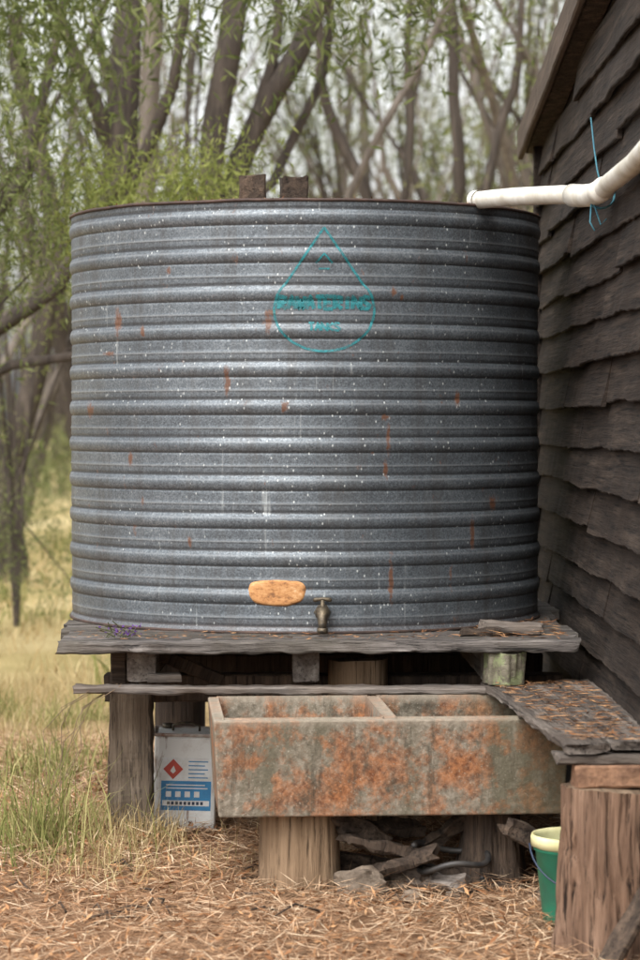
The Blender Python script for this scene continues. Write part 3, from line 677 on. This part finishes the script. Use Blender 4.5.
pathtree([([(.9,11,0),(1.0,11,2.4),(1.15,11,3.6),(1.05,11,5.4)],.065,.045),([(1.0,11,2.2),(1.3,11,3.4),(1.62,11,4.4),(1.7,11,5.6)],.045,.03)],leafat=cl(22,1.2,11,5.2,.5,.6,.5)+cl(16,1.3,11,3.1,.35,.5,.22),leaf=M_leafD)
pathtree([([(.1,12,0),(.5,12,2.4),(.42,12,3.6),(.0,12,4.6),(-.2,12,6)],.06,.045),([(.48,12,2.7),(.75,12,3.6),(.8,12,5.4)],.045,.03)],leafat=cl(20,.3,12,5.6,.8,.6,.5)+cl(12,.6,12,3.0,.35,.5,.2),leaf=M_leafD)
pathtree([([(-2.9,14,0),(-3.05,14,.6),(-2.75,14,1.9),(-2.5,14,3.2),(-2.9,14,5.5)],.14,.08),([(-2.95,14,.9),(-3.5,14,2.4),(-3.9,14,4.5)],.09,.05)],leafat=cl(26,-3.0,14,5.8,1.3,.9,.7))
pathtree([([(-4.4,6.5,0),(-3.6,6.3,.9),(-2.6,6,1.85),(-1.7,6,2.5),(-1.2,6,3.4)],.09,.045),([(-3.4,6.3,1.1),(-2.6,6.2,2.3),(-1.9,6.2,3.2),(-1.6,6.2,4.6)],.07,.03),([(-3.0,6,1.5),(-2.0,6.1,2.0),(-1.3,6.1,2.1)],.045,.025)],leafat=cl(14,-2.1,6,4.0,.4,.5,.4)+cl(10,-2.1,5.5,2.7,.3,.3,.4))
def bush(nm,x,y,cl_,leaf,per,stems=5,spread=(.12,.12,.13)):
    t=empty(nm); b=B()
    for i in range(stems):
        q=random.choice(cl_); b.tube([(x,y,0),(x+random.uniform(-.1,.1),y,1.2),((x+q[0])/2,(y+q[1])/2,(1.4+q[2])/2+.3),q],[.02,.016,.010,.004],6,cap=False)
    b.obj('stems',M_treebark,t,smooth=True)
    Q,rr=leafquads(cl_,per,spread,(.035,.08),(.007,.013),.5); quadmesh('foliage',Q,leaf,t,rr)
bush('peppermint_shrub',-.85,3.5,cl(26,-.70,3.5,2.78,.14,.2,.15)+cl(22,-1.15,3.6,2.80,.17,.2,.14)+cl(10,-.7,3.5,2.2,.2,.2,.3),M_leafB,130,7)
bush('peppermint_shrub',-1.9,3.0,cl(20,-1.62,3,2.65,.14,.2,.25)+cl(14,-1.75,3,3.1,.14,.2,.3),M_leafA,110,7)
bush('peppermint_shrub',-2.3,9,cl(12,-2.2,9,2.8,.4,.4,.4),M_leafB,60,7,(.2,.2,.25))
bush('peppermint_shrub',-3.6,13,cl(30,-3.3,13,.8,.7,.6,.35),M_leafD,70,7,(.25,.25,.2))
bush('peppermint_shrub',-3.0,8,cl(34,-2.5,8,.55,.40,.5,.28),M_leafA,80,7,(.2,.2,.16))
pathtree([([(-3.4,3.6,0),(-3.1,3.6,2.2),(-2.4,3.6,3.6),(-1.5,3.6,4.3),(-.4,3.6,4.6),(.8,3.8,4.6)],.10,.02)],leafat=cl(26,-1.65,3.6,3.85,.3,.3,.22)+cl(14,-.9,3.6,4.0,.6,.3,.12)+cl(16,.25,3.7,3.95,.35,.3,.10),leaf=M_leafA,per=80)
k=0
while k<36:
    d=random.uniform(24,46); hw=d*0.16+1.0
    x=random.uniform(-hw,hw*0.95); y=d-10.15
    tree(x,y,random.uniform(6.5,10),random.uniform(.07,.13),random.choice([1,2,2,3]),(random.gauss(0.05,.16),0),M_treebark if random.random()<.6 else M_palebark,M_leafA if random.random()<.6 else M_leafD,26,2,cap=62)
    k+=1
cs=[]
for i in range(130):
    d=random.uniform(28,50); x=random.uniform(-d*.2-1,d*.17); cs+=cl(5,x,d-10.15,random.uniform(.2,1.3),.6,.5,.3)
Q,rr=leafquads(cs,30,(.35,.35,.25),(.12,.24),(.02,.04),.3); quadmesh('undergrowth_bushes',Q,M_leafD,None,rr)
b=B(); cs=[]
for i in range(300):
    a=random.uniform(0,2*math.pi); d=random.uniform(45,85)
    if i<120: a=math.pi/2+random.gauss(0,.2)
    x,y=math.cos(a)*d,math.sin(a)*d-10; h=random.uniform(6,10); r=random.uniform(.07,.18)
    lx=random.gauss(0,1.0)
    b.tube([(x,y,-.1),(x+lx*.3,y,h*.4),(x+lx+random.gauss(0,.4),y,h)],[r,r*.8,r*.3],5,cap=False)
    cs+=cl(4,x+lx*.7,y,h*.65,1.1,1.1,1.2)
    if random.random()<.4: cs+=cl(2,x,y,.9,1.6,1.4,.4)
dt=empty('distant_trees'); b.obj('trunks',M_treebark,dt,smooth=True)
Q,rr=leafquads(cs,22,(.6,.6,.4),(.20,.40),(.06,.12),.4); quadmesh('foliage',Q,M_leafD,dt,rr)
# ---------------------------------------------------------------- LIGHT / WORLD
el,rot=math.radians(52),math.radians(205)
w=bpy.data.worlds.new('World'); sc.world=w; w.use_nodes=True; nt=w.node_tree
bg=nt.nodes['Background']
sky=node(nt,'ShaderNodeTexSky',sky_type='NISHITA'); sky.sun_disc=False; sky.sun_elevation=el; sky.sun_rotation=rot; sky.dust_density=5; sky.air_density=1.2
hs=node(nt,'ShaderNodeHueSaturation',{'Saturation':0.12,'Value':2.6,'Color':sky.outputs[0]})
nt.links.new(hs.outputs[0],bg.inputs[0]); bg.inputs[1].default_value=0.15
sd=bpy.data.lights.new('sun','SUN'); sd.energy=0.5; sd.angle=math.radians(30); sd.color=(1,.97,.93)
so=bpy.data.objects.new('sun',sd); link(so)
dirv=Vector((math.sin(rot)*math.cos(el),math.cos(rot)*math.cos(el),math.sin(el)))
so.rotation_euler=(-dirv).to_track_quat('-Z','Y').to_euler(); so.location=dirv*30
# ---------------------------------------------------------------- CAMERA
cd=bpy.data.cameras.new('camera'); cam=bpy.data.objects.new('camera',cd); link(cam); sc.camera=cam
cd.sensor_fit='VERTICAL'; cd.sensor_height=36; cd.sensor_width=24; cd.lens=95; cd.clip_end=700; cd.clip_start=.1
cam.location=(0,-10.15,1.65); cam.rotation_euler=(math.radians(90-1.357),0,0)
cd.dof.use_dof=True; cd.dof.focus_distance=9.0; cd.dof.aperture_fstop=3.2
sc.view_settings.view_transform='Standard'; sc.view_settings.look='None'; sc.view_settings.exposure=0
